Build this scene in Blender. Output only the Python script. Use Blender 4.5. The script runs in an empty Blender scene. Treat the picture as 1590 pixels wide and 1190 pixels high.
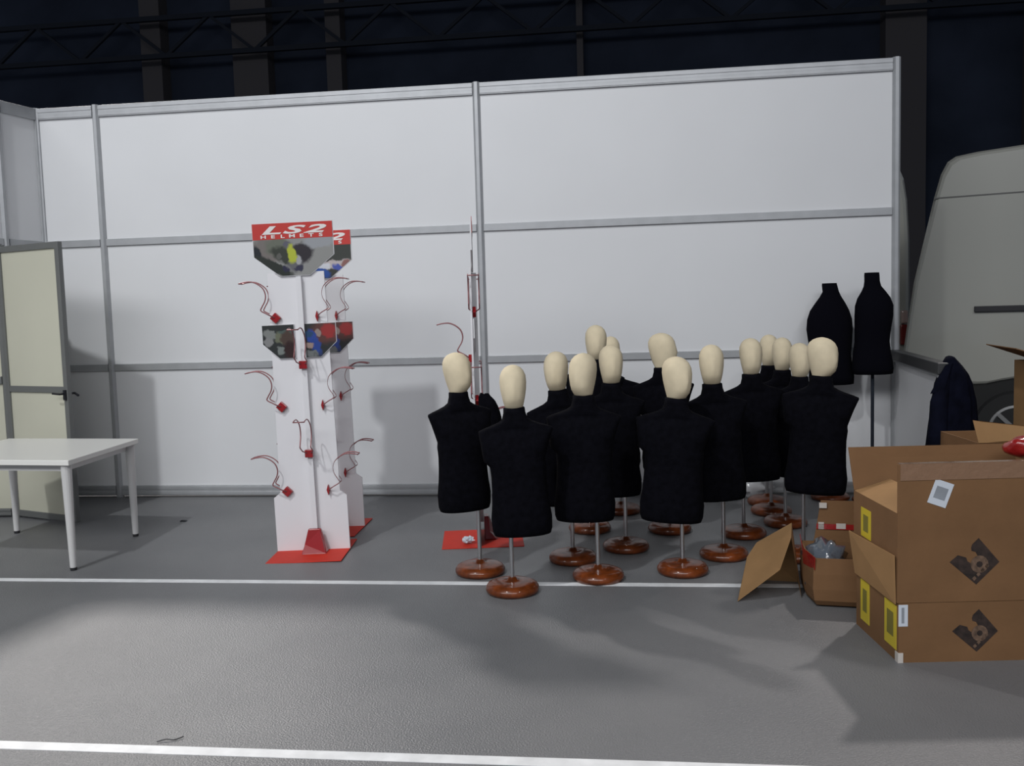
import bpy, bmesh, math, random
from mathutils import Vector, Matrix
random.seed(4)
PI = math.pi
S = bpy.context.scene
C = S.collection

# ------------------------------------------------------------------ camera
cam_d = bpy.data.cameras.new('camera'); cam = bpy.data.objects.new('camera', cam_d); C.objects.link(cam)
S.camera = cam
FPX, PIT, ROL, YAW = 1399.0, .0799, -.0288, -.121
cam_d.sensor_width = 36; cam_d.lens = FPX/1590*36; cam_d.clip_end = 200
cy, sy = math.cos(YAW), math.sin(YAW)
F0 = Vector((sy, cy, 0)); R0 = Vector((cy, -sy, 0)); U0 = Vector((0, 0, 1))
F = F0*math.cos(PIT)-U0*math.sin(PIT); U2 = U0*math.cos(PIT)+F0*math.sin(PIT)
R = R0*math.cos(ROL)+U2*math.sin(ROL); U = U2*math.cos(ROL)-R0*math.sin(ROL)
m = Matrix((R, U, -F)).transposed().to_4x4(); m.translation = Vector((0, 0, 1.6))
cam.matrix_world = m

# ------------------------------------------------------------------ world, lights, exposure
w = bpy.data.worlds.new('world'); S.world = w; w.use_nodes = True
w.node_tree.nodes['Background'].inputs[0].default_value = (.50, .56, .66, 1)
w.node_tree.nodes['Background'].inputs[1].default_value = .36
S.view_settings.view_transform = 'Standard'; S.view_settings.look = 'None'
S.view_settings.exposure = 0; S.view_settings.gamma = 1; S.view_settings.use_curve_mapping = False

def lamp(name, loc, target, power, col, size=.5, angle=75, blend=.6):
    d = bpy.data.lights.new(name, 'SPOT'); d.energy = power; d.color = col
    d.shadow_soft_size = size/2; d.spot_size = math.radians(angle); d.spot_blend = blend
    o = bpy.data.objects.new(name, d); C.objects.link(o); o.location = loc
    o.rotation_euler = (Vector(target)-Vector(loc)).to_track_quat('-Z', 'Y').to_euler()
# hall floodlights: two in front of the stand, two behind it
lamp('hall_lamp', (-5.6, -4.8, 14.6), (-3.2, 7.6, -1.4), 4200, (.96, .985, 1), .7, 50, 1)
lamp('hall_lamp', (5.5, -1.5, 9.5), (.6, 7.6, 1.5), 300, (.95, .97, 1), .6, 70, 1)
lamp('hall_lamp', (-8.9, 12.9, 9.6), (-3.1, 4.0, 0), 4700, (1, .95, .91), .6, 44, 1)
lamp('hall_lamp', (5.2, 11.4, 9.4), (1.9, 3.1, 0), 1900, (1, .93, .89), .5, 26, 1)

def fill_area(name, loc, target, sx, sy_, power, col):
    d = bpy.data.lights.new(name, 'AREA'); d.shape = 'RECTANGLE'; d.size = sx; d.size_y = sy_; d.energy = power; d.color = col
    o = bpy.data.objects.new(name, d); C.objects.link(o); o.location = loc
    o.rotation_euler = (Vector(target)-Vector(loc)).to_track_quat('-Z', 'Y').to_euler()
# unseen area light added behind the camera, soft fill for wall and floor shadows
fill_area('soft_fill_area', (-4.0, -8.5, 9.5), (-2.5, 7.0, 1.0), 20, 3, 1450, (.97, .98, 1))

# ------------------------------------------------------------------ materials
def new_mat(name):
    mt = bpy.data.materials.new(name); mt.use_nodes = True
    return mt, mt.node_tree, mt.node_tree.nodes['Principled BSDF']
def mat(name, col, rough=.6, metal=0, coat=0, var=.0, scale=6, bump=0, bscale=60, spec=.5, rvar=0, trans=0, sheen=0):
    mt, nt, b = new_mat(name)
    b.inputs['Base Color'].default_value = (*col, 1); b.inputs['Roughness'].default_value = rough
    b.inputs['Metallic'].default_value = metal; b.inputs['Coat Weight'].default_value = coat
    b.inputs['Coat Roughness'].default_value = .08
    b.inputs['Specular IOR Level'].default_value = spec
    b.inputs['Transmission Weight'].default_value = trans
    b.inputs['Sheen Weight'].default_value = sheen
    tc = nt.nodes.new('ShaderNodeTexCoord')
    if var or rvar:
        n = nt.nodes.new('ShaderNodeTexNoise'); n.inputs['Scale'].default_value = scale; n.inputs['Detail'].default_value = 5
        nt.links.new(tc.outputs['Object'], n.inputs['Vector'])
    if var:
        r = nt.nodes.new('ShaderNodeValToRGB')
        r.color_ramp.elements[0].position = .3; r.color_ramp.elements[1].position = .7
        r.color_ramp.elements[0].color = (*[c*(1-var) for c in col], 1)
        r.color_ramp.elements[1].color = (*[min(1, c*(1+var)) for c in col], 1)
        nt.links.new(n.outputs['Fac'], r.inputs['Fac']); nt.links.new(r.outputs['Color'], b.inputs['Base Color'])
    if rvar:
        mr = nt.nodes.new('ShaderNodeMapRange'); mr.inputs['To Min'].default_value = rough-rvar; mr.inputs['To Max'].default_value = rough+rvar
        nt.links.new(n.outputs['Fac'], mr.inputs['Value']); nt.links.new(mr.outputs['Result'], b.inputs['Roughness'])
    if bump:
        n2 = nt.nodes.new('ShaderNodeTexNoise'); n2.inputs['Scale'].default_value = bscale; n2.inputs['Detail'].default_value = 4
        bp = nt.nodes.new('ShaderNodeBump'); bp.inputs['Strength'].default_value = bump; bp.inputs['Distance'].default_value = .01
        nt.links.new(tc.outputs['Object'], n2.inputs['Vector']); nt.links.new(n2.outputs['Fac'], bp.inputs['Height'])
        nt.links.new(bp.outputs['Normal'], b.inputs['Normal'])
    return mt
def picture(name, base, blobs):
    """a printed photograph: soft elliptical patches (cx, cz, rx, rz, angle, colour) over a base colour"""
    mt, nt, b = new_mat(name)
    b.inputs['Roughness'].default_value = .35
    tc = nt.nodes.new('ShaderNodeTexCoord')
    nz = nt.nodes.new('ShaderNodeTexNoise'); nz.inputs['Scale'].default_value = 28; nz.inputs['Detail'].default_value = 3
    nt.links.new(tc.outputs['Object'], nz.inputs['Vector'])
    off = nt.nodes.new('ShaderNodeVectorMath'); off.operation = 'MULTIPLY_ADD'
    off.inputs[1].default_value = (.05, .05, .05)
    nt.links.new(nz.outputs['Color'], off.inputs[0]); nt.links.new(tc.outputs['Object'], off.inputs[2])
    cur = None
    for i, (cx, cz, rx, rz, a, col) in enumerate(blobs):
        mp = nt.nodes.new('ShaderNodeMapping'); mp.vector_type = 'TEXTURE'
        mp.inputs['Location'].default_value = (cx+.025, 0, cz+.025); mp.inputs['Rotation'].default_value = (0, a, 0)
        mp.inputs['Scale'].default_value = (rx, 50, rz)
        nt.links.new(off.outputs[0], mp.inputs['Vector'])
        ln = nt.nodes.new('ShaderNodeVectorMath'); ln.operation = 'LENGTH'; nt.links.new(mp.outputs[0], ln.inputs[0])
        mr = nt.nodes.new('ShaderNodeMapRange'); mr.inputs['From Min'].default_value = .8; mr.inputs['From Max'].default_value = 1.15
        mr.inputs['To Min'].default_value = 1; mr.inputs['To Max'].default_value = 0
        nt.links.new(ln.outputs['Value'], mr.inputs['Value'])
        mx = nt.nodes.new('ShaderNodeMix'); mx.data_type = 'RGBA'
        nt.links.new(mr.outputs['Result'], mx.inputs[0])
        if cur: nt.links.new(cur, mx.inputs[6])
        else: mx.inputs[6].default_value = (*base, 1)
        mx.inputs[7].default_value = (*col, 1); cur = mx.outputs[2]
    nt.links.new(cur, b.inputs['Base Color'])
    return mt

M = {}
M['panel'] = mat('white_panel', (.72, .725, .74), .42, var=.02, scale=1.2)
M['panel_cream'] = mat('cream_panel', (.54, .53, .43), .4, var=.03, scale=1.5)
M['alu'] = mat('aluminium_profile', (.42, .43, .445), .45, metal=.35, var=.06, scale=9)
M['alu_dark'] = mat('dark_aluminium', (.20, .205, .20), .45, metal=.5)
M['tab'] = mat('white_laminate', (.80, .79, .75), .35)
M['leg'] = mat('white_lacquer', (.62, .61, .60), .35)
M['black'] = mat('black_jersey', (.0032, .0032, .0052), .95, var=.3, scale=30, bump=.15, bscale=300, spec=.06)
M['velvet'] = mat('black_velvet', (.0035, .0035, .006), 1, spec=.05)
M['rubber'] = mat('black_rubber', (.02, .02, .022), .6)
M['linen'] = mat('cream_linen', (.72, .62, .44), .85, var=.05, scale=14, bump=.12, bscale=350, spec=.2)
M['wood'] = mat('varnished_wood', (.135, .030, .006), .35, coat=.5, var=.5, scale=18, spec=.25)
M['chrome'] = mat('brushed_chrome', (.55, .55, .56), .28, metal=.95)
M['board'] = mat('white_board', (.74, .73, .75), .45)
M['red'] = mat('red_lacquer', (.60, .035, .018), .6, spec=.25, var=.06)
M['red_dark'] = mat('dark_red_plastic', (.30, .008, .012), .25, coat=.4)
M['red_print'] = mat('red_print', (.50, .03, .022), .4)
M['wire'] = mat('red_coated_wire', (.30, .12, .125), .35, metal=.3)
M['ink'] = mat('white_ink', (.75, .72, .70), .5)
M['card'] = mat('brown_cardboard', (.195, .103, .048), .8, var=.09, scale=5, bump=.1, bscale=40, spec=.2)
M['card_in'] = mat('pale_cardboard', (.33, .19, .085), .8, var=.07, scale=6, spec=.2)
M['print'] = mat('dark_brown_ink', (.030, .018, .014), .7, var=.6, scale=30)
M['print2'] = mat('faded_brown_ink', (.14, .085, .055), .7, var=.5, scale=40)
M['yellow'] = mat('yellow_label', (.62, .48, .035), .5)
M['label_ink'] = mat('olive_ink', (.20, .17, .03), .6)
M['paper'] = mat('white_paper', (.62, .66, .72), .5)
M['grey_ink'] = mat('grey_ink', (.27, .29, .32), .6, var=.12, scale=12)
M['tape'] = mat('clear_brown_tape', (.26, .15, .09), .12, bump=.5, bscale=25, coat=.8)
M['tape_red'] = mat('red_tape', (.32, .014, .014), .25, bump=.3, bscale=30, coat=.5)
M['tape_white'] = mat('white_tape', (.6, .55, .5), .3)
M['van'] = mat('white_van_paint', (.36, .36, .325), .28, coat=.6, var=.03, scale=.7)
M['van_seam'] = mat('grey_seam', (.10, .10, .095), .5)
M['trim'] = mat('black_trim', (.008, .008, .012), .45)
M['tyre'] = mat('tyre_rubber', (.012, .012, .012), .8)
M['hub'] = mat('grey_hubcap', (.22, .22, .22), .4, metal=.3)
M['tail'] = mat('tail_lamp_plastic', (.16, .012, .01), .15, coat=.8)
M['tail_clear'] = mat('pale_lamp_plastic', (.45, .33, .30), .15, coat=.8)
M['navy'] = mat('navy_cloth', (.0035, .0042, .011), .9, var=.4, scale=12, bump=.3, bscale=30, spec=.08)
M['bag'] = mat('white_plastic_film', (.62, .62, .64), .25, coat=.5)
M['film'] = mat('bluish_plastic_film', (.12, .14, .17), .15, coat=.8, bump=.6, bscale=20)
M['hall'] = mat('hall_cladding', (.030, .038, .060), .9, var=.3, scale=.4, spec=.1)
M['hall_col'] = mat('hall_column', (.085, .080, .085), .9, spec=.1)
M['hall_steel'] = mat('hall_steel', (.022, .026, .036), .8, spec=.1)
M['rail_dark'] = mat('dark_grey_rail', (.035, .036, .038), .45)
M['line'] = mat('white_floor_paint', (.80, .81, .82), .5, var=.12, scale=10)
# grey epoxy floor: glossy, orange-peel grain that sparkles, faint scuffs
mt, nt, b = new_mat('grey_epoxy'); M['floor'] = mt
tc = nt.nodes.new('ShaderNodeTexCoord')
n = nt.nodes.new('ShaderNodeTexNoise'); n.inputs['Scale'].default_value = 1.1; n.inputs['Detail'].default_value = 7
r = nt.nodes.new('ShaderNodeValToRGB'); r.color_ramp.elements[0].position = .3; r.color_ramp.elements[1].position = .72
r.color_ramp.elements[0].color = (.150, .153, .160, 1); r.color_ramp.elements[1].color = (.200, .200, .205, 1)
nt.links.new(tc.outputs['Object'], n.inputs['Vector']); nt.links.new(n.outputs['Fac'], r.inputs['Fac'])
nt.links.new(r.outputs['Color'], b.inputs['Base Color'])
b.inputs['Roughness'].default_value = .42
n2 = nt.nodes.new('ShaderNodeTexNoise'); n2.inputs['Scale'].default_value = 130; n2.inputs['Detail'].default_value = 3
bp = nt.nodes.new('ShaderNodeBump'); bp.inputs['Strength'].default_value = .45; bp.inputs['Distance'].default_value = .01
nt.links.new(tc.outputs['Object'], n2.inputs['Vector']); nt.links.new(n2.outputs['Fac'], bp.inputs['Height'])
nt.links.new(bp.outputs['Normal'], b.inputs['Normal'])

# ------------------------------------------------------------------ helpers
def obj(name, bm, mt, parent=None, smooth=False, bevel=0, seg=2, loc=None, rot=None):
    bmesh.ops.recalc_face_normals(bm, faces=bm.faces)
    me = bpy.data.meshes.new(name); bm.to_mesh(me); bm.free()
    if smooth:
        for p in me.polygons: p.use_smooth = True
    me.materials.append(mt)
    o = bpy.data.objects.new(name, me); C.objects.link(o)
    if parent: o.parent = parent
    if loc: o.location = loc
    if rot: o.rotation_euler = rot
    if bevel:
        md = o.modifiers.new('bevel', 'BEVEL'); md.width = bevel; md.segments = seg; md.limit_method = 'ANGLE'
    return o
def thing(name, label, cat, loc=(0, 0, 0), rz=0, group=None):
    o = bpy.data.objects.new(name, None); C.objects.link(o); o.empty_display_size = .05
    o.location = loc; o.rotation_euler = (0, 0, rz)
    return tag(o, label, cat, group)
def tag(o, label, cat, group=None, kind=None):
    o['label'] = label; o['category'] = cat
    if group: o['group'] = group
    if kind: o['kind'] = kind
    return o
def struct(o, label=None):
    o['kind'] = 'structure'
    if label: o['label'] = label
    return o
def box(bm, lo, hi, mtx=None):
    x0, y0, z0 = lo; x1, y1, z1 = hi
    v = [bm.verts.new(p) for p in ((x0,y0,z0),(x1,y0,z0),(x1,y1,z0),(x0,y1,z0),(x0,y0,z1),(x1,y0,z1),(x1,y1,z1),(x0,y1,z1))]
    if mtx:
        for q in v: q.co = mtx @ q.co
    for f in ((0,3,2,1),(4,5,6,7),(0,1,5,4),(1,2,6,5),(2,3,7,6),(3,0,4,7)): bm.faces.new([v[i] for i in f])
    return bm
def BX(lo, hi, mtx=None): return box(bmesh.new(), lo, hi, mtx)
def beam(bm, a, b_, wd, dp, up=(0, 0, 1)):
    """square bar from a to b; wd across, dp along 'up' side"""
    a = Vector(a); b_ = Vector(b_); d = (b_-a); L = d.length; d.normalize()
    u = Vector(up)
    if abs(d.dot(u)) > .98: u = Vector((0, 1, 0))
    s = d.cross(u).normalized(); t = s.cross(d)
    mm = Matrix((d, s, t)).transposed().to_4x4(); mm.translation = a
    return box(bm, (0, -wd/2, -dp/2), (L, wd/2, dp/2), mm)
def loft(bm, rings, cap=True, closed=True):
    vs = [[bm.verts.new(p) for p in rg] for rg in rings]
    n = len(vs[0])
    for a, b_ in zip(vs, vs[1:]):
        for i in range(n if closed else n-1):
            j = (i+1) % n; bm.faces.new((a[i], a[j], b_[j], b_[i]))
    if cap and closed: bm.faces.new(vs[0][::-1]); bm.faces.new(vs[-1])
    return bm
def sring(hw, hd, z, n=36, e=2.4, ox=0, oy=0):
    out = []
    for i in range(n):
        t = 2*PI*i/n; c, s = math.cos(t), math.sin(t)
        out.append((ox+hw*math.copysign(abs(c)**(2/e), c), oy+hd*math.copysign(abs(s)**(2/e), s), z))
    return out
def lathe(prof, n=40): return loft(bmesh.new(), [sring(rr, rr, z, n, 2) for rr, z in prof])
def tube(bm, pts, rad, n=8, taper=None):
    pts = [Vector(p) for p in pts]; rings = []
    t0 = (pts[1]-pts[0]).normalized(); u = t0.orthogonal().normalized()
    for i, p in enumerate(pts):
        t = (pts[min(i+1, len(pts)-1)]-pts[max(i-1, 0)]).normalized()
        u = (u-t*u.dot(t)).normalized(); v = t.cross(u)
        rr = rad if taper is None else taper[i]
        rings.append([p+(u*math.cos(2*PI*k/n)+v*math.sin(2*PI*k/n))*rr for k in range(n)])
    return loft(bm, rings)
def prism(pts, y0, y1, bm=None):
    """outline in x-z, thickness along y"""
    bm = bm or bmesh.new()
    a = [bm.verts.new((x, y0, z)) for x, z in pts]; b_ = [bm.verts.new((x, y1, z)) for x, z in pts]
    n = len(pts); bm.faces.new(a); bm.faces.new(b_[::-1])
    for i in range(n): bm.faces.new((a[i], b_[i], b_[(i+1) % n], a[(i+1) % n]))
    return bm
def catmull(p, k=6):
    p = [Vector(q) for q in p]; q = [p[0]]+p+[p[-1]]; out = []
    for i in range(1, len(q)-2):
        for j in range(k):
            t = j/k; a, b_, c, d = q[i-1:i+3]
            out.append(.5*((2*b_)+(c-a)*t+(2*a-5*b_+4*c-d)*t*t+(3*b_-a-3*c+d)*t**3))
    out.append(p[-1]); return out
def text(name, s, parent, mt, size, loc, sx=1, shear=.0, bold=.0, spacing=1.0, ext=.0006):
    cu = bpy.data.curves.new(name, 'FONT'); cu.body = s; cu.size = size; cu.shear = shear; cu.offset = bold
    cu.extrude = ext; cu.align_x = 'CENTER'; cu.space_character = spacing; cu.resolution_u = 3
    t = bpy.data.objects.new(name+'_curve', cu); C.objects.link(t)
    dg = bpy.context.evaluated_depsgraph_get(); me = bpy.data.meshes.new_from_object(t.evaluated_get(dg))
    C.objects.unlink(t); bpy.data.objects.remove(t); me.name = name
    me.materials.clear(); me.materials.append(mt)
    o = bpy.data.objects.new(name, me); C.objects.link(o); o.parent = parent
    o.location = loc; o.rotation_euler = (PI/2, 0, 0); o.scale = (sx, 1, 1)
    return o
def dup(root, loc=None, rz=None, **kw):
    r_ = root.copy(); C.objects.link(r_)
    if loc: r_.location = loc
    if rz is not None: r_.rotation_euler = (0, 0, rz)
    for k, v in kw.items(): r_[k] = v
    def rec(o, p):
        for ch in [c for c in ALLC(o)]:
            c = ch.copy(); C.objects.link(c); c.parent = p; rec(ch, c)
    rec(root, r_)
    return r_
def ALLC(o): return list(o.children)

# ------------------------------------------------------------------ hall shell
bm = bmesh.new(); box(bm, (-30, -12, -.1), (30, 34, 0)); struct(obj('floor', bm, M['floor']), 'grey epoxy hall floor')
struct(obj('trim_1', BX((-12, 5.117, 0), (9, 5.177, .0015)), M['line']), 'white painted line on the floor below the stands')
o = obj('trim_2', BX((-12, -.03, 0), (9, .03, .0015)), M['line'], loc=(-1, 3.066, 0)); struct(o, 'white painted line on the floor nearest the camera')
o = obj('wall_far', BX((-30, 30, 0), (30, 30.3, 16)), M['hall']); struct(o)
for x0, x1 in ((-15.8, -15.1), (-12.6, -11.4), (-9.4, -8.9), (-1.2, -1.0), (8.2, 9.4), (12.4, 12.7)):
    obj('column', BX((x0, 29.4, 0), (x1, 30, 16)), M['hall_col'], o)
bm = bmesh.new()
for z in (10.2, 11.4): beam(bm, (-28, 28.6, z), (28, 28.6, z), .15, .15)
for i in range(37): beam(bm, (-28+1.5*i, 28.6, 10.2 if i % 2 else 11.4), (-26.5+1.5*i, 28.6, 11.4 if i % 2 else 10.2), .1, .1)
obj('truss', bm, M['hall_steel'], o)
struct(obj('ceiling', BX((-30, -12, 16), (30, 34, 16.2)), M['hall']))

# ------------------------------------------------------------------ booth walls (aluminium frame system with infill panels)
def frame_wall(name, label, posts, zs, H, toprail=.1, botrail=.09, rail=.062, post=.062, mt='panel', frame='alu', a=None, ang=0, thick=.05):
    """local x along the wall, y = depth, built at a, turned by ang; posts = list of x"""
    root = bpy.data.objects.new(name, None); C.objects.link(root); root.location = a; root.rotation_euler = (0, 0, ang); struct(root, label)
    lv = [botrail/2+.015]+list(zs)+[H-toprail/2]
    hh = [botrail]+[rail]*len(zs)+[toprail]
    for i in range(len(posts)-1):
        x0, x1 = posts[i], posts[i+1]
        for k in range(len(lv)-1):
            obj('panel', BX((x0+.01, -.006, lv[k]), (x1-.01, .006, lv[k+1])), M[mt], root)
        for k, z in enumerate(lv):
            bm = BX((x0+post/2, -thick/2, z-hh[k]/2), (x1-post/2, thick/2, z+hh[k]/2))
            if k in (0, len(lv)-1):      # grooved profile
                box(bm, (x0+post/2, -thick/2-.004, z-hh[k]*.42), (x1-post/2, -thick/2, z-hh[k]*.12))
                box(bm, (x0+post/2, -thick/2-.004, z+hh[k]*.12), (x1-post/2, -thick/2, z+hh[k]*.42))
            obj('rail', bm, M[frame], root, bevel=.003)
    for x in posts:
        pts = [(x+post/2*math.cos(PI/8+PI/4*i)/math.cos(PI/8), post/2*math.sin(PI/8+PI/4*i)/math.cos(PI/8)*1.1) for i in range(8)]
        obj('post', loft(bmesh.new(), [[(px, py, z) for px, py in pts] for z in (0, H+.006)]), M[frame], root)
    return root
W = 7.69
frame_wall('wall_back', 'tall white panelled booth wall with grey aluminium frame', [-5.165, -4.59, -1.168, 2.227], [1.19, 2.315], 3.522, a=(0, W, 0))
frame_wall('wall_left', 'tall white booth side wall on the left', [0.0, .42, 1.5, 3.2], [1.19, 2.315], 3.522, a=(-5.165, W, 0), ang=PI+math.atan2(.349, .08))
# low return of the storage cabin and its open door
frame_wall('wall_cabin', 'low cream panel wall beside the open door', [-.36, 0], [1.15], 2.26, toprail=.06, botrail=.06, mt='panel_cream', frame='alu_dark', a=(-5.045, 6.885, 0), ang=0.05)
door = bpy.data.objects.new('door_1', None); C.objects.link(door); struct(door, 'cream panelled storage door standing open with grey frame')
door.location = (-5.03, 6.87, 0); dl = math.hypot(.715, .263); door.rotation_euler = (0, 0, math.atan2(-.263, .715))
for z0, z1 in ((.06, 1.06), (1.1, 2.2)):
    obj('door_panel', BX((.03, -.005, z0), (dl-.03, .005, z1)), M['panel_cream'], door)
bm = BX((0, -.02, .02), (.045, .02, 2.24)); box(bm, (dl-.045, -.02, .02), (dl, .02, 2.24))
for z in (.02, 1.055, 2.19): box(bm, (.045, -.018, z), (dl-.045, .018, z+.05))
obj('door_frame', bm, M['alu_dark'], door, bevel=.003)
bm = BX((dl-.035, -.035, 1.0), (dl-.01, -.018, 1.08)); tube(bm, [(dl-.022, -.03, 1.05), (dl-.022, -.075, 1.05), (dl-.10, -.078, 1.055)], .008)
tube(bm, [(dl-.022, .018, 1.05), (dl-.022, .06, 1.05), (dl+.02, .06, 1.03)], .010)
obj('door_handle', bm, M['trim'], door)
# low counter-height partition at the right end with a dark handrail
pr = frame_wall('wall_right', 'low white partition with dark top rail at the right', [0.04, 1.72], [], 1.13, toprail=.03, botrail=.06, a=(2.227, W, 0), ang=math.atan2(-1.72, -.2))
obj('handrail', BX((.03, -.04, 1.12), (1.75, .04, 1.195)), M['rail_dark'], pr, bevel=.006)

# ------------------------------------------------------------------ white table
t = thing('work_table', 'white rectangular table with tapered legs in front of the open door', 'table', (-3.51, 5.31, 0), 0)
ax = Vector((-1.34, .12, 0)).normalized(); ay = Vector((-.075, .995, 0)).normalized()
def TP(a, b_, z): v = ax*a+ay*b_; return Vector((v.x, v.y, z))
Ln, Dp = 1.12, .98
bm = bmesh.new()
loft(bm, [[TP(0, 0, z), TP(Ln, 0, z), TP(Ln, Dp, z), TP(0, Dp, z)] for z in (.695, .73)])
obj('tabletop', bm, M['tab'], t, bevel=.004)
bm = bmesh.new()
for a0, b0, a1, b1 in ((.09, .07, Ln-.09, .07), (.09, Dp-.07, Ln-.09, Dp-.07), (.07, .09, .07, Dp-.09), (Ln-.07, .09, Ln-.07, Dp-.09)):
    beam(bm, TP(a0, b0, .672), TP(a1, b1, .672), .02, .045)
obj('apron', bm, M['leg'], t)
for a_, b_, in ((.05, .05), (Ln-.05, .05), (.05, Dp-.05), (Ln-.05, Dp-.05)):
    sgx = -1 if a_ < .5 else 1; sgy = -1 if b_ < .5 else 1
    top = TP(a_, b_, .695); bot = TP(a_+.004*sgx, b_-.02*sgy*0, .02)
    lg = obj('leg', tube(bmesh.new(), [top, bot], 1, 16, [.034, .021]), M['leg'], t, smooth=False)
    obj('foot_cap', tube(bmesh.new(), [bot, bot-Vector((0, 0, .02))], 1, 12, [.022, .02]), M['rubber'], lg)

# ------------------------------------------------------------------ helmet display stands
pic_head = picture('rider_photo', (.26, .26, .25), [
    (-.19, -.03, .10, .10, 0, (.17, .15, .14)), (-.10, .0, .09, .07, 0, (.13, .14, .11)), (-.25, -.06, .035, .07, 0, (.012, .015, .02)),
    (-.06, -.06, .10, .05, .5, (.035, .04, .03)), (.05, -.05, .085, .07, -.4, (.025, .02, .025)), (-.14, -.13, .16, .035, .5, (.02, .025, .02)),
    (.01, -.115, .05, .06, 0, (.12, .12, .13)), (-.045, .015, .028, .02, 0, (.10, .10, .13)), (-.015, -.05, .03, .065, -.15, (.42, .46, .04)),
    (.03, -.09, .02, .03, 0, (.35, .35, .36)), (-.06, -.145, .025, .022, 0, (.02, .02, .05)), (.03, -.145, .03, .018, 0, (.03, .03, .06)),
    (.17, .03, .10, .05, 0, (.30, .31, .33)), (-.10, -.06, .02, .02, 0, (.10, .10, .09))])
pic_head2 = picture('race_photo', (.03, .035, .03), [
    (.12, -.09, .18, .03, -.1, (.45, .40, .40)), (.05, -.10, .06, .03, .3, (.55, .57, .62)), (.02, -.145, .09, .035, .35, (.015, .07, .30)),
    (.17, -.12, .05, .025, .5, (.05, .08, .35)), (.24, -.09, .05, .03, 0, (.22, .10, .09)), (-.10, -.10, .1, .08, 0, (.08, .06, .06))])
pic_mid = picture('mechanic_photo', (.025, .028, .028), [
    (-.20, .05, .05, .03, .3, (.20, .21, .20)), (-.21, .0, .035, .03, 0, (.22, .22, .22)), (-.13, .03, .04, .04, .6, (.14, .15, .10)),
    (-.09, .06, .05, .02, 0, (.07, .10, .09)), (-.13, -.06, .025, .03, 0, (.18, .20, .19)), (-.08, .02, .05, .05, 0, (.07, .045, .035)), (-.06, -.06, .05, .06, 0, (.03, .012, .012)),
    (.18, .05, .10, .08, 0, (.10, .04, .035)), (.20, .06, .05, .05, 0, (.30, .03, .03)), (.10, -.01, .035, .09, -.35, (.025, .06, .28)),
    (.05, .04, .04, .02, 0, (.02, .06, .14)), (.06, -.03, .03, .02, 0, (.35, .25, .22)), (.08, -.09, .05, .025, .2, (.16, .17, .17)), (.13, .05, .02, .025, 0, (.28, .22, .20))])
def hook(parent, x, y, z, ang, diamond, edge=False):
    """helmet cradle: red square mount with a double bent wire reaching outward along local +x"""
    mm = Matrix.Rotation(PI/4 if diamond else 0, 4, 'Y')
    h = obj('hook_mount', BX((-.027, -.012, -.027), (.027, .012, .027), mm), M['red_dark'], parent, bevel=.004, loc=(x, y, z), rot=(0, 0, 0))
    if edge: h.scale = (.3, 1, 1)
    prof = [(0, 0), (.045, .028), (.085, .052), (.078, .075), (.055, .115), (.048, .155), (.062, .198), (.098, .230), (.14, .247), (.185, .246), (.222, .238)]
    pts = catmull([(a, 0, b_) for a, b_ in prof], 4)
    bm = bmesh.new()
    R_ = (Matrix.Diagonal((1/.3, 1, 1)) if edge else Matrix.Identity(3)) @ Matrix.Rotation(ang, 3, 'Z')
    for s in (-.036, .036):
        tube(bm, [R_ @ Vector((p.x, s*min(1, p.x/.04+.2), p.z)) for p in pts], .0042, 6)
    tube(bm, [R_ @ Vector((pts[-1].x, -.036, pts[-1].z)), R_ @ Vector((pts[-1].x, .036, pts[-1].z))], .0042, 6)
    obj('hook_wire', bm, M['wire'], h, smooth=True)
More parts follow.
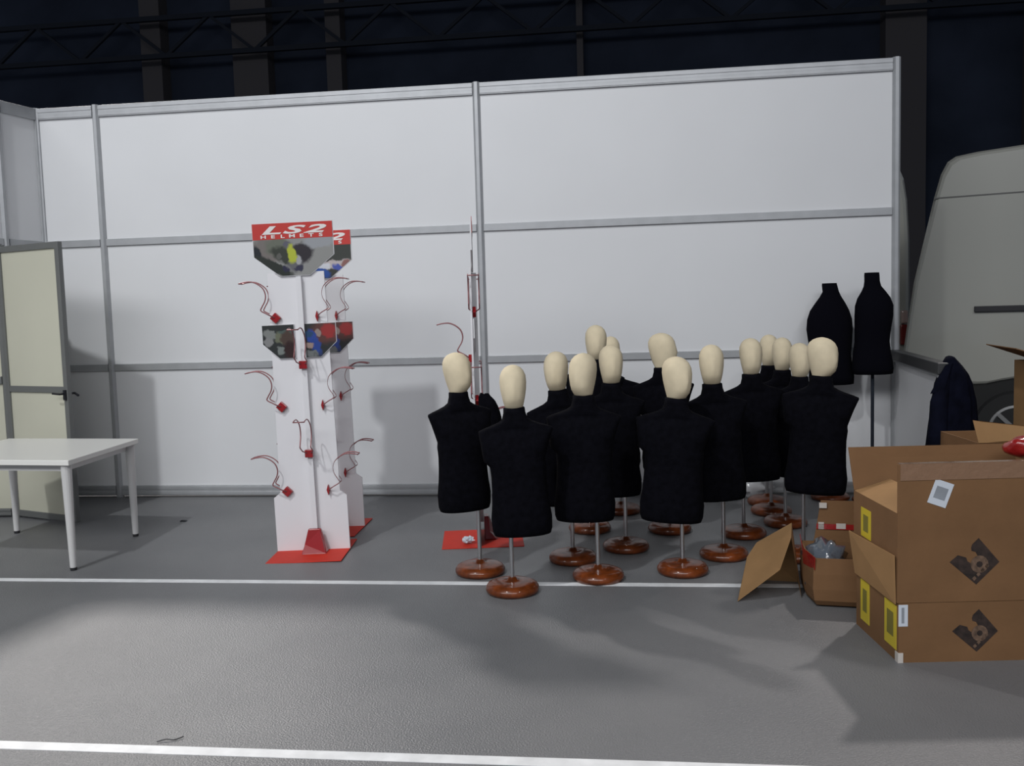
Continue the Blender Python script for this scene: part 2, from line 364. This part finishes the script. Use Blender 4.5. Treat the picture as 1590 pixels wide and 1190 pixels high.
def display_stand(label, loc, rz, pic, group, lean=0, front=(1.28, .68)):
    t = thing('display_stand', label, 'display stand', loc, rz, group); t.rotation_euler = (0, lean, rz)
    obj('base_plate', BX((-.25, -.31, 0), (.25, .25, .006)), M['red'], t, bevel=.002)
    out = [(-.25, .006), (.25, .006), (.25, .375), (.205, .41), (.19, 1.9), (-.19, 1.9), (-.205, .41), (-.25, .375)]
    obj('column_board', prism(out, -.006, .006), M['board'], t)
    fin = [(-.0, .006), (.10, .006), (.10, 1.86), (0, 1.86)]
    bm = BX((.008, -.040, .12), (.042, -.006, 1.87))
    obj('centre_channel', bm, M['board'], t)
    bm = prism([(-.085, .006), (.085, .006), (.07, .06), (.042, .165), (-.042, .165), (-.07, .06)], -.13, -.042)
    for v in bm.verts:
        if v.co.y < -.1 and v.co.z > .03: v.co.y += .055
        v.co.x += .028
    obj('foot_bracket', bm, M['red_dark'], t, bevel=.006)
    # header sign
    hd = obj('header_sign', prism([(-.27, .16), (-.27, -.062), (-.10, -.195), (.10, -.195), (.27, -.062), (.27, .16)], -.006, .004), M['board'], t, loc=(0, -.012, 2.07))
    obj('picture', prism([(-.266, .052), (-.266, -.060), (-.099, -.191), (.099, -.191), (.266, -.060), (.266, .052)], -.0085, -.006), pic, hd)
    obj('red_band', prism([(-.268, .052), (.268, .052), (.268, .158), (-.268, .158)], -.009, -.006), M['red_print'], hd)
    for ch, x in (('L', -.150), ('S', -.01), ('2', .140)): text('letter', ch, hd, M['ink'], .072, (x, -.0105, .088), 3.6, .3, .0022)
    for i, ch in enumerate('HELMETS'): text('letter', ch, hd, M['ink'], .030, (-.195+i*.064, -.0105, .060), 1.9, 0, .0008)
    # middle sign, split by the channel
    for s in (-1, 1):
        pts = [(s*.032, .115), (s*.25, .115), (s*.25, -.015), (s*.14, -.115), (s*.032, -.115)]
        md = obj('side_sign', prism(pts, -.004, .004), M['board'], t, loc=(0, -.014, 1.44))
        pi = [(s*.034, .112), (s*.247, .112), (s*.247, -.013), (s*.139, -.112), (s*.034, -.112)]
        obj('picture', prism(pi, -.006, -.004), pic_mid, md)
    for z in (1.60, 1.0, .42):
        hook(t, -.15, -.02, z, PI, True); hook(t, .13, -.02, z, 0, True, True)
    for z in front: hook(t, .022, -.052, z, -PI/2, False)
    for z in (1.28,): hook(t, 0, .018, z, PI/2, False)
    return t
G = 'white and red helmet display stands'
display_stand('front helmet stand with yellow rider picture on its header, on red base', (-2.115, 5.868, 0), math.radians(6), pic_head, G, math.radians(-1.1))
display_stand('helmet stand half hidden behind the front one, blue race picture on header', (-2.20, 6.53, 0), math.radians(2), pic_head2, G, math.radians(-.8))
display_stand('helmet stand seen edge on beside the middle wall post', (-1.02, 6.18, 0), math.radians(99), pic_head, G, 0, (.68,))

# ------------------------------------------------------------------ dress forms with heads
def torso_mesh(seed=0):
    bm = bmesh.new(); rings = []
    prof = [(0, .135, .088), (.004, .155, .104), (.03, .163, .112), (.10, .166, .118), (.18, .156, .112), (.26, .151, .104), (.34, .149, .100), (.40, .153, .103), (.42, .150, .104),
            (.48, .163, .106), (.53, .178, .098), (.57, .192, .080), (.597, .202, .058), (.607, .200, .048), (.618, .175, .052), (.632, .135, .056), (.648, .095, .058), (.665, .070, .058), (.70, .060, .056), (.728, .058, .054), (.732, .05, .047)]
    for z, hw, hd in prof:
        rg = sring(hw, hd, z, 40, 2.3, 0, -.012*math.sin(z*4))
        # stub of the right arm: the side stays wide down to the lower edge of the armhole
        lw = {.42: .170, .48: .190, .53: .194, .57: .199}.get(z, hw)
        rings.append([(x*lw/hw if x < 0 else x, y, zz) for x, y, zz in rg])
        if z == .42: rings.append([(x*(.184/.170) if x < 0 else x, y*.97, .433) for x, y, zz in rings[-1]])
    return loft(bm, rings)
def head_mesh():
    bm = bmesh.new(); rings = []
    prof = [(0, .050, .052, 0), (.018, .056, .060, -.004), (.04, .062, .078, -.012), (.07, .069, .088, -.012), (.11, .076, .094, -.008), (.15, .079, .098, -.004), (.185, .076, .094, 0), (.212, .064, .080, .002), (.230, .047, .058, .003), (.240, .028, .034, .003), (.245, .008, .01, .003)]
    n = 36
    for z, hw, hd, oy in prof:
        rg = []
        for i, (x, y, zz) in enumerate(sring(hw, hd, z, n, 2.15, 0, oy)):
            if y < oy:                              # front: nose ridge, brow hollow, chin
                k = math.exp(-(x/.013)**2)*math.exp(-((z-.105)/.035)**2)*.012
                e = math.exp(-((abs(x)-.03)/.016)**2)*math.exp(-((z-.135)/.018)**2)*.006
                y += e-k
            rg.append((x, y, zz))
        rings.append(rg)
    return loft(bm, rings)
proto = thing('dress_form', '', 'mannequin', (0, 0, 0), 0, 'black dress forms with cream heads')
base = obj('wooden_base', lathe([(.10, 0), (.146, .003), (.153, .018), (.152, .032), (.140, .050), (.115, .060), (.06, .066), (.03, .068), (.022, .085), (.013, .088)]), M['wood'], proto, smooth=True)
pole = obj('pole', lathe([(.0125, .07), (.0125, .42), (.016, .425), (.016, .45)], 16), M['chrome'], proto)
body = obj('torso', torso_mesh(), M['black'], proto, smooth=True)
head = obj('head', head_mesh(), M['linen'], body, smooth=True, loc=(0, 0, .722))
# x, y of base; x of hem and of neck; hem z; neck z; yaw of the torso in degrees; head turn; head width scale; label
forms = [
 (-.881, 5.36, -.964, -.983, .398, 1.123, 28, 0, 1, 'dress form at the far left of the group, turned sideways, torso off its pole'),
 (-.639, 5.00, -.570, -.601, .337, 1.062, 4, 6, 1, 'frontmost dress form, its base closest to the camera'),
 (-.326, 5.641, -.335, -.400, .375, 1.103, 8, -8, 1, 'dress form behind and between the frontmost one and the next to its right'),
 (-.157, 5.258, -.228, -.220, .358, 1.100, 6, -20, 1, 'dress form second from the front, its base right of the frontmost one'),
 (-.245, 6.430, -.225, -.176, .515, 1.245, 5, 10, 1, 'tallest dress form, its head higher than all the other cream heads'),
 (-.02, 7.02, -.04, -.074, .36, 1.13, 0, 0, .9, 'hindmost dress form almost hidden, only its crown showing beside the tallest'),
 (.011, 5.924, -.055, -.065, .365, 1.114, 4, 10, 1, 'dress form just in front of the tallest one, right shoulder showing'),
 (.324, 6.413, .316, .290, .44, 1.175, -6, 72, .98, 'dress form with its head turned in profile, behind the centre gap'),
 (.346, 5.401, .282, .323, .319, 1.061, -4, 28, 1, 'front dress form right of centre, head tilted to its left'),
 (.628, 5.746, .600, .564, .374, 1.113, 8, 0, 1, 'dress form behind the front one right of centre, plain upright head'),
 (.824, 6.287, .905, .880, .393, 1.128, 6, 5, .98, 'leftmost dress form of the tight row of heads on the right'),
 (1.140, 7.30, 1.175, 1.163, .38, 1.115, 0, 0, .95, 'greyish rear dress form, second head in the right row'),
 (1.12, 6.97, 1.200, 1.206, .36, 1.10, 0, 0, .95, 'middle dress form of the five heads in the right row'),
 (1.16, 6.60, 1.245, 1.262, .355, 1.078, -4, 8, .98, 'dress form second from the right in the right row of heads'),
 (1.114, 5.709, 1.181, 1.221, .421, 1.151, -8, 40, 1.05, 'rightmost dress form with head, its right shoulder clear against the wall'),
]
for i, (bx_, by_, hx, nx, hz, nz, yaw, hy, hs, lab) in enumerate(forms):
    if i == 0: r_ = proto
    else: r_ = dup(proto)
    r_.location = (bx_, by_, 0); r_['label'] = lab
    kids = {c.name.split('.')[0]: c for c in r_.children}
    ts = kids['torso']; ts.location = (hx-bx_, 0, hz)
    k = (nz-hz)/.732
    wd = {0: 1.0, 8: 1.13, 14: 1.12, 3: 1.07}.get(i, 1.05)*k
    ts.scale = (-wd if i == 0 else wd, k, k); ts.rotation_euler = (0, math.atan2(nx-hx, nz-hz), math.radians(yaw))
    hd = ts.children[0]; hd.rotation_euler = (0, -math.atan2(nx-hx, nz-hz)*.6, math.radians(hy-yaw)); hd.scale = (hs*.96*k/wd, hs*.96, 1.02)
    kids['pole'].scale = (1, 1, (hz+.03-.07)/(.45-.07)); kids['pole'].location = (0, 0, .07-.07*kids['pole'].scale[2])
# pointed cap seam on the rightmost head
hd.scale = (.90, .88, 1.0)

# two headless women's forms by the end of the wall
def woman(rings_, label, loc, rz, top):
    t = thing('headless_dress_form', label, 'mannequin', loc, rz, 'headless black dress forms on poles by the wall')
    base_z = loc[2]
    bm = loft(bmesh.new(), [sring(hw, hd_, z, 36, 2.1, ox, 0) for z, hw, hd_, ox in rings_])
    obj('torso', bm, M['velvet'], t, smooth=True)
    obj('neck_cap', loft(bmesh.new(), [sring(rings_[-1][1]*.98, rings_[-1][2]*.98, z, 24, 2, rings_[-1][3], 0) for z in (rings_[-1][0], rings_[-1][0]+.012)]), M['velvet'], t)
    obj('pole', lathe([(.013, .07), (.013, rings_[0][0]+.05)], 16), M['hall_steel'], t)
    obj('wooden_base', lathe([(.10, 0), (.146, .003), (.153, .02), (.15, .034), (.12, .056), (.06, .064), (.03, .066), (.02, .085), (.013, .088)]), M['wood'], t, smooth=True)
    return t
woman([(.935, .150, .085, .01), (.94, .172, .10, .01), (1.0, .175, .11, .01), (1.08, .165, .11, .005), (1.18, .160, .105, 0), (1.28, .168, .11, 0), (1.38, .178, .115, -.005), (1.46, .172, .112, -.005), (1.53, .150, .098, -.005), (1.59, .115, .08, 0), (1.64, .082, .062, .003), (1.68, .062, .055, .005), (1.735, .058, .052, -.005)],
      'headless black dress form leaning nearest the wall, left of the other headless one', (1.67, 7.485, 0), 0, 1.73)
woman([(1.022, .135, .085, .0), (1.028, .152, .10, .0), (1.07, .156, .11, 0), (1.13, .150, .11, -.003), (1.20, .140, .10, -.006), (1.28, .130, .095, -.005), (1.38, .135, .11, .0), (1.48, .143, .12, .008), (1.56, .142, .112, .010), (1.62, .122, .095, .008), (1.67, .090, .07, .005), (1.71, .065, .058, -.003), (1.75, .057, .052, -.006), (1.805, .056, .05, -.008)],
      'headless black dress form at the wall end, rightmost and highest, above the partition', (1.965, 7.36, 0), 0, 1.8)

# ------------------------------------------------------------------ small things near the stands
def lump(name, center, rad, mt, parent=None, seed=1, amp=.15, sub=3, flat=None, freq=3.0, smooth=True):
    rnd = random.Random(seed); bm = bmesh.new(); bmesh.ops.create_icosphere(bm, subdivisions=sub, radius=1)
    ph = [[rnd.uniform(0, 6.28) for _ in range(3)]+[rnd.uniform(.6, 1.6)*freq] for _ in range(6)]
    for v in bm.verts:
        d = v.co.copy(); k = 1
        for a in ph: k += amp/3*math.sin(d.x*a[3]+a[0])*math.sin(d.y*a[3]+a[1])*math.cos(d.z*a[3]+a[2])*2
        v.co = Vector((d.x*rad[0]*k, d.y*rad[1]*k, d.z*rad[2]*k))
        if flat is not None and v.co.z < flat: v.co.z = flat
        v.co += Vector(center)
    return obj(name, bm, mt, parent, smooth=smooth)
o = lump('cloth_bag', (0, 0, 0), (.072, .05, .19), M['black'], seed=5, amp=.2); o.location = (-.862, 5.90, .885)
o.rotation_euler = (0, math.radians(-10), 0)
tag(o, 'black cloth bag hanging on the edge-on helmet stand behind the dress forms', 'bag')
bg = thing('plastic_bag', 'crumpled white plastic bag lying by the wall under the dress forms', 'bag', (1.06, 7.55, 0))
lump('bag_body', (0, 0, .09), (.16, .075, .10), M['bag'], bg, seed=8, amp=.35, flat=-.088, freq=6)
lump('knot', (.13, -.02, .17), (.06, .03, .025), M['bag'], bg, seed=3, amp=.4, freq=5)
o = lump('crumpled_foil', (0, 0, 0), (.035, .03, .02), M['paper'], seed=2, amp=.5, freq=8, smooth=False); o.location = (-1.07, 6.03, .035)
tag(o, 'small crumpled piece of paper on the red base of the edge-on stand', 'paper scrap')
o = obj('tape_scrap', prism([(-.03, 0), (.03, 0), (.02, .008), (-.015, .01)], -.012, .012), M['trim']); o.location = (-3.49, 6.72, .0)
tag(o, 'small dark scrap on the floor right of the white table', 'scrap')
bm = bmesh.new(); tube(bm, catmull([(0, 0, 0), (.03, .015, .004), (.06, .02, 0), (.085, .045, .002)], 3), .0022, 5)
o = obj('cable_tie', bm, M['trim']); o.location = (-1.78, 3.12, .004); tag(o, 'thin dark cable tie on the floor by the nearest white line', 'cable tie')

# ------------------------------------------------------------------ stacked cardboard boxes
LOGO = [(-.1, .003), (-.067, .031), (-.034, .021), (-.028, .005), (-.012, -.005), (.0, .01), (.012, .028), (.004, .043), (-.012, .048), (-.014, .060), (-.010, .074), (.016, .100), (.1, 0), (.008, -.092)]
def logo(parent, x, y, z, k=1):
    g = obj('printed_logo', prism([(x+a*k, z+c*k) for a, c in LOGO], y-.0012, y), M['print'], parent)
    n = 16
    obj('logo_wheel', prism([(x+k*(.02+.036*math.cos(2*PI*i/n)), z+k*(-.008+.036*math.sin(2*PI*i/n))) for i in range(n)], y-.002, y-.0012), M['print2'], g)
    obj('logo_hub', prism([(x+k*(.02+.013*math.cos(2*PI*i/8)), z+k*(-.008+.013*math.sin(2*PI*i/8))) for i in range(8)], y-.0026, y-.002), M['print'], g)
    bm = bmesh.new()
    for q in range(4):
        u0 = -.028+q*.022
        prism([(x+k*(.02+u0*.75), z+k*(-.088+.0+(u0+.028)*.75+.012)), (x+k*(.02+u0*.75+.01), z+k*(-.088+(u0+.028)*.75+.022)), (x+k*(.02+u0*.75+.002), z+k*(-.088+(u0+.028)*.75+.032)), (x+k*(.02+u0*.75-.008), z+k*(-.088+(u0+.028)*.75+.022))], y-.002, y-.0012, bm)
    obj('logo_letters', bm, M['print2'], g)
def quadsheet(bm, p, th=.005):
    """thin card from four corners (with thickness)"""
    p = [Vector(q) for q in p]; nrm = (p[1]-p[0]).cross(p[3]-p[0]).normalized()*th
    a = [bm.verts.new(q) for q in p]; b_ = [bm.verts.new(q+nrm) for q in p]
    bm.faces.new(a); bm.faces.new(b_[::-1]); n = len(p)
    for i in range(n): bm.faces.new((a[i], b_[i], b_[(i+1) % n], a[(i+1) % n]))
    return bm
def openbox(bm, x0, y0, x1, y1, z0, z1, th=.006, bottom=True):
    box(bm, (x0, y0, z0), (x1, y0+th, z1)); box(bm, (x0, y1-th, z0), (x1, y1, z1))
    box(bm, (x0, y0+th, z0), (x0+th, y1-th, z1)); box(bm, (x1-th, y0+th, z0), (x1, y1-th, z1))
    if bottom: box(bm, (x0+th, y0+th, z0), (x1-th, y1-th, z0+th))
    return bm
rz = math.atan2(.06, .55)
# bottom box
b1 = thing('cardboard_box', 'brown cardboard box on the floor, bottom of the right stack, two yellow labels', 'box', (1.192, 4.04, 0), rz, 'brown printed cardboard boxes in the right stack')
sk = Matrix.Shear('XZ', 4, (0, 0))
obj('carton', openbox(bmesh.new(), 0, 0, .80, .50, 0, .268), M['card'], b1)
bm = bmesh.new(); quadsheet(bm, [(-.012, .012, .262), (-.012, .49, .262), (-.042, .49, .475), (-.018, .012, .48)])
obj('flap', bm, M['card_in'], b1)
logo(b1, .335, 0, .135, 1)
for y0, y1, z0, z1 in ((.02, .15, .05, .25), (.33, .44, .05, .25)):
    lb = obj('yellow_label', BX((-.002, y0, z0), (0, y1, z1)), M['yellow'], b1)
    obj('label_print', BX((-.003, y0+.03, z0+.05), (-.002, y1-.03, z1-.04)), M['label_ink'], lb)
lb = obj('paper_label', BX((-.001, -.002, .165), (.04, 0, .262)), M['paper'], b1); obj('label_print', BX((.012, -.003, .18), (.024, -.002, .25)), M['grey_ink'], lb)
obj('corner_tape', BX((-.003, -.003, 0), (.02, .03, .045)), M['tape_white'], b1)
# upper box, open with flaps standing
b2 = thing('cardboard_box', 'large open brown cardboard box on top of the right stack, white tilted sticker', 'box', (1.186, 4.04, .27), rz, 'brown printed cardboard boxes in the right stack')
obj('carton', openbox(bmesh.new(), 0, 0, .82, .52, 0, .40), M['card'], b2)
obj('front_flap', BX((0, 0, .40), (.82, .006, .615)), M['card'], b2)
bm = BX((.01, -.0025, .545), (.815, 0, .617)); box(bm, (.01, -.0025, .6165), (.815, .03, .619)); obj('packing_tape', bm, M['tape'], b2)
bm = bmesh.new(); quadsheet(bm, [(0, .52, .40), (.83, .52, .40), (.80, .58, .60), (-.0, .60, .60)]); obj('back_flap', bm, M['card'], b2)
bm = bmesh.new(); quadsheet(bm, [(.0, .01, .40), (.0, .51, .40), (.17, .50, .455), (.17, .02, .455)]); obj('side_flap', bm, M['card_in'], b2)
logo(b2, .335, 0, .175, 1.08)
stk_ = obj('white_sticker', BX((-.042, -.0015, -.055), (.042, 0, .055)), M['paper'], b2, loc=(.185, -.0005, .485), rot=(0, math.radians(20), 0))
obj('sticker_print', BX((-.026, -.0022, -.026), (.026, -.0015, .028)), M['grey_ink'], stk_)
lb = obj('yellow_label', BX((-.002, .30, .20), (0, .42, .34)), M['yellow'], b2); obj('label_print', BX((-.003, .33, .23), (-.002, .39, .31)), M['label_ink'], lb)
# boxes behind the stack, mostly out of frame
b3 = thing('cardboard_box', 'open cardboard box behind the stack right of the jacket, pale flap tilted', 'box', (1.80, 4.80, 0), math.radians(4))
obj('carton', openbox(bmesh.new(), 0, 0, .6, .45, 0, .86), M['card'], b3)
bm = bmesh.new(); quadsheet(bm, [(0, 0, .86), (.6, 0, .86), (.6, -.06, .90), (-.02, .02, .975)]); obj('flap', bm, M['card_in'], b3)
b4 = thing('cardboard_box', 'tall cardboard box at the right edge with a raised thin flap', 'box', (2.40, 5.42, 0), math.radians(2))
obj('carton', openbox(bmesh.new(), 0, 0, .5, .4, 0, 1.215), M['card_in'], b4)
bm = bmesh.new(); quadsheet(bm, [(.10, 0, 1.215), (.10, .4, 1.215), (-.16, .42, 1.31), (-.16, .03, 1.30)]); obj('flap', bm, M['card'], b4)
o = lump('red_package', (0, 0, 0), (.085, .08, .055), M['tape_red'], seed=12, amp=.12); o.location = (1.90, 4.50, .885); o.scale=(1.1,1,1)
tag(o, 'glossy red wrapped package inside the large open box at the right edge', 'package')
# crumpled open box beside the stack
b5 = thing('crumpled_box', 'battered open cardboard box with red tape left of the stack', 'box', (.985, 4.77, 0), math.radians(-8))
bm = bmesh.new()
def wav(p, k): return [Vector(q) for q in p]
fr = []
for z, yo, xo in ((0.0, .05, .03), (.012, .02, .012), (.04, .0, .0), (.10, -.004, -.008), (.18, .0, -.006), (.262, .012, .0)):
    fr.append((z, yo, xo))
outer = [[(xo, yo, z), (.28, yo, z), (.28, .38, z), (-.05+xo*.5, .38, z), (-.04+xo*.8, .19, z)] for z, yo, xo in fr]
inner = [[(xo+.008, yo+.008, z), (.27, yo+.008, z), (.27, .37, z), (-.04+xo*.5, .37, z), (-.031+xo*.8, .19, z)] for z, yo, xo in fr[1:]]
loft(bm, outer+inner[::-1])
obj('carton', bm, M['card'], b5)
bm = bmesh.new(); quadsheet(bm, [(.02, .385, .26), (.33, .385, .26), (.34, .40, .49), (.06, .40, .49)], .006)
bf = obj('back_flap', bm, M['card'], b5)
bm = BX((.035, .3785, .33), (.335, .383, .36)); obj('red_tape', bm, M['tape_red'], bf)
bm = BX((.045, .3785, .33), (.075, .3822, .37)); box(bm, (.14, .378, .335), (.19, .3826, .365)); box(bm, (.05, .379, .45), (.09, .384, .48)); obj('tape_shreds', bm, M['tape_white'], bf)
bm = bmesh.new(); quadsheet(bm, [(.004, -.004, .270), (-.048, .19, .270), (-.044, .19, .185), (.002, -.004, .205)], .003); quadsheet(bm, [(-.047, .19, .262), (-.052, .375, .30), (-.048, .375, .235), (-.043, .19, .20)], .003)
obj('red_tape', bm, M['tape_red'], b5)
bm = bmesh.new(); loft(bm, [[(-.054, .375, .245), (-.05, .18, .245), (-.048, .18, .25), (-.052, .375, .25)], [(-.13, .42, .24), (-.17, .21, .19), (-.17, .21, .196), (-.13, .42, .246)]])
o_f = lump('plastic_wrap', (.07, .2, .17), (.10, .15, .13), M['film'], b5, seed=4, amp=.3, freq=5)
bm.free()
# big flap sloping down to the floor on the left
P = [(.945, 5.20, .345), (.765, 5.30, .205), (.705, 5.26, .13), (.60, 4.856, .002), (.823, 4.86, .175), (.905, 5.0, .31)]
bm = bmesh.new()
P = [Vector(p)-Vector((.60, 4.856, 0)) for p in P]
a = [bm.verts.new(p) for p in P]; b_ = [bm.verts.new(p+Vector((.004, 0, .007))) for p in P]
pz = [Vector(p)-Vector((.60, 4.856, 0)) for p in [(.95, 5.20, .345), (.91, 5.0, .312), (.95, 4.93, .0), (.985, 5.22, 0), (.70, 5.28, 0), (.705, 5.265, .13), (.765, 5.305, .205)]]
pv = [bm.verts.new(p) for p in pz]; bm.faces.new((pv[0], pv[1], pv[2], pv[3])); bm.faces.new((pv[0], pv[3], pv[4], pv[5], pv[6]))
for q in ((0, 1, 5), (1, 2, 4), (2, 3, 4), (1, 4, 5)): bm.faces.new([a[i] for i in q]); bm.faces.new([b_[i] for i in q][::-1])
for i in range(6): j = (i+1) % 6; bm.faces.new((a[i], a[j], b_[j], b_[i]))
t = obj('cardboard_sheet', bm, M['card_in']); t.location = (.60, 4.856, 0)
tag(t, 'folded cardboard flap propped like a tent against the battered box', 'cardboard')

# ------------------------------------------------------------------ jacket draped on the partition end
j = thing('draped_jacket', 'dark navy jacket draped over the end of the low partition', 'jacket', (2.075, 6.0, 0))
rings = []
for z, l, r_x, d in ((.28, -.15, .17, .07), (.45, -.15, .17, .075), (.62, -.135, .165, .075), (.80, -.125, .155, .08), (.95, -.11, .15, .08), (1.06, -.095, .13, .08), (1.12, -.07, .105, .08), (1.17, -.05, .07, .075), (1.205, -.035, .04, .07), (1.228, -.02, .02, .06), (1.236, -.005, .005, .03)):
    rg = []
    for i in range(48):
        t_ = 2*PI*i/48; c, s = math.cos(t_), math.sin(t_)
        f = 1+.10*math.sin(t_*7+z*3)*min(1, (1.24-z)*3)+.05*math.sin(t_*13-z*5)*min(1, (1.24-z)*3)
        rg.append(((l+r_x)/2+(r_x-l)/2*c*f, d*s*f, z))
    rings.append(rg)
obj('jacket_body', loft(bmesh.new(), rings), M['navy'], j, smooth=True)
bm = bmesh.new()
loft(bm, [sring(.05, .035, .50, 20, 2, -.10, -.07), sring(.058, .04, .75, 20, 2, -.095, -.07), sring(.055, .04, .95, 20, 2, -.085, -.065), sring(.04, .035, 1.10, 20, 2, -.05, -.05), sring(.02, .02, 1.19, 20, 2, -.02, -.03)])
obj('sleeve', bm, M['navy'], j, smooth=True)
bm = bmesh.new(); quadsheet(bm, [(-.14, -.06, 1.00), (-.06, -.085, 1.02), (-.01, -.075, 1.20), (-.05, -.06, 1.18)], .012); obj('collar', bm, M['navy'], j, bevel=.004)

# ------------------------------------------------------------------ vans behind the booth
def wheel(parent, x, y, r_=.35):
    w_ = obj('wheel', lathe([(r_*.62, -.11), (r_*.95, -.11), (r_, -.07), (r_, .07), (r_*.95, .11), (r_*.62, .11)], 40), M['tyre'], parent, smooth=False, loc=(x, y, r_), rot=(PI/2, 0, 0))
    bm = lathe([(r_*.66, .08), (r_*.66, .118), (r_*.60, .122), (r_*.56, .10), (r_*.2, .105), (r_*.16, .13), (.01, .132)], 40)
    for q in range(8):
        a = 2*PI*q/8
        beam(bm, (r_*.14*math.cos(a), r_*.14*math.sin(a), .115), (r_*.6*math.cos(a), r_*.6*math.sin(a), .115), .035, .02)
    obj('hubcap', bm, M['hub'], w_)
v1 = thing('panel_van', 'pale high-roofed panel van parked behind the booth, side rail and wheel showing', 'van', (2.70, 9.0, 0), math.radians(-20))
arch = [(1.02+.47*math.cos(a), .36+.47*math.sin(a)) for a in [PI*.93-i*PI*.86/14 for i in range(15)]]
lowz = .80
out = [(-.035, .92), (-.03, 1.0), (.015, 1.35), (.07, 1.75), (.155, 2.15), (.24, 2.54), (.295, 2.75), (.35, 2.86), (.42, 2.905), (.60, 2.93), (1.05, 2.96), (2.5, 3.0), (4.6, 2.98), (5.0, 2.6), (5.5, 1.7), (6.1, 1.3), (6.15, .82)]
low = [(1.8, .84), (1.55, .865), (1.35, .865), (1.15, .862), (.95, .85), (.80, .82), (.68, .79), (.6, .785), (.15, .79)]
bm = bmesh.new(); pts = out+low
secs = [(.10, .96), (.03, .99), (0, 1.0), (0, 1.0)]
a = []
cxm, czm = 3.0, 1.8
def sect(y, ins): return [(cxm+(x-cxm)*(1-ins/3), y, czm+(z-czm)*(1-ins/1.2)) for x, z in pts]
loft(bm, [sect(0, .045), sect(.015, .02), sect(.05, 0), sect(1.95, 0), sect(1.985, .02), sect(2.0, .045)])
obj('body', bm, M['van'], v1)
bm = bmesh.new(); box(bm, (.12, .04, .22), (6.05, 1.96, .85)); obj('underbody', bm, M['tyre'], v1)
obj('rub_rail', BX((.585, -.03, 1.465), (4.9, 0.0, 1.52)), M['trim'], v1, bevel=.006)
obj('roof_seam', BX((.24, -.004, 2.525), (5.0, .004, 2.538)), M['van_seam'], v1)
for x in (.95, 4.7): wheel(v1, x, .06, .37)
v2 = thing('delivery_van', 'second pale van mostly hidden behind the wall end, rounded rear corner', 'van', (-2.6, 11.45, 0))
prof = [(0, .35), (6.05, .35), (6.10, .9), (6.11, 1.6), (6.10, 2.3), (6.07, 2.8), (6.03, 3.05), (5.98, 3.17), (5.9, 3.23), (5.7, 3.25), (.4, 3.25), (0, 2.8)]
pts = prof
bm = bmesh.new()
cxm, czm = 3.0, 1.8
loft(bm, [sect(0, .07), sect(.02, .03), sect(.07, 0), sect(2.0, 0), sect(2.05, .04)])
obj('body', bm, M['van'], v2)
bm = BX((5.97, -.05, 1.05), (6.07, .03, 1.30)); obj('tail_light', bm, M['tail'], v2, bevel=.02); obj('tail_light', BX((5.98, -.05, 1.31), (6.06, .03, 1.47)), M['tail_clear'], v2, bevel=.02)
for x in (1.0, 5.0): wheel(v2, x, .08, .35)
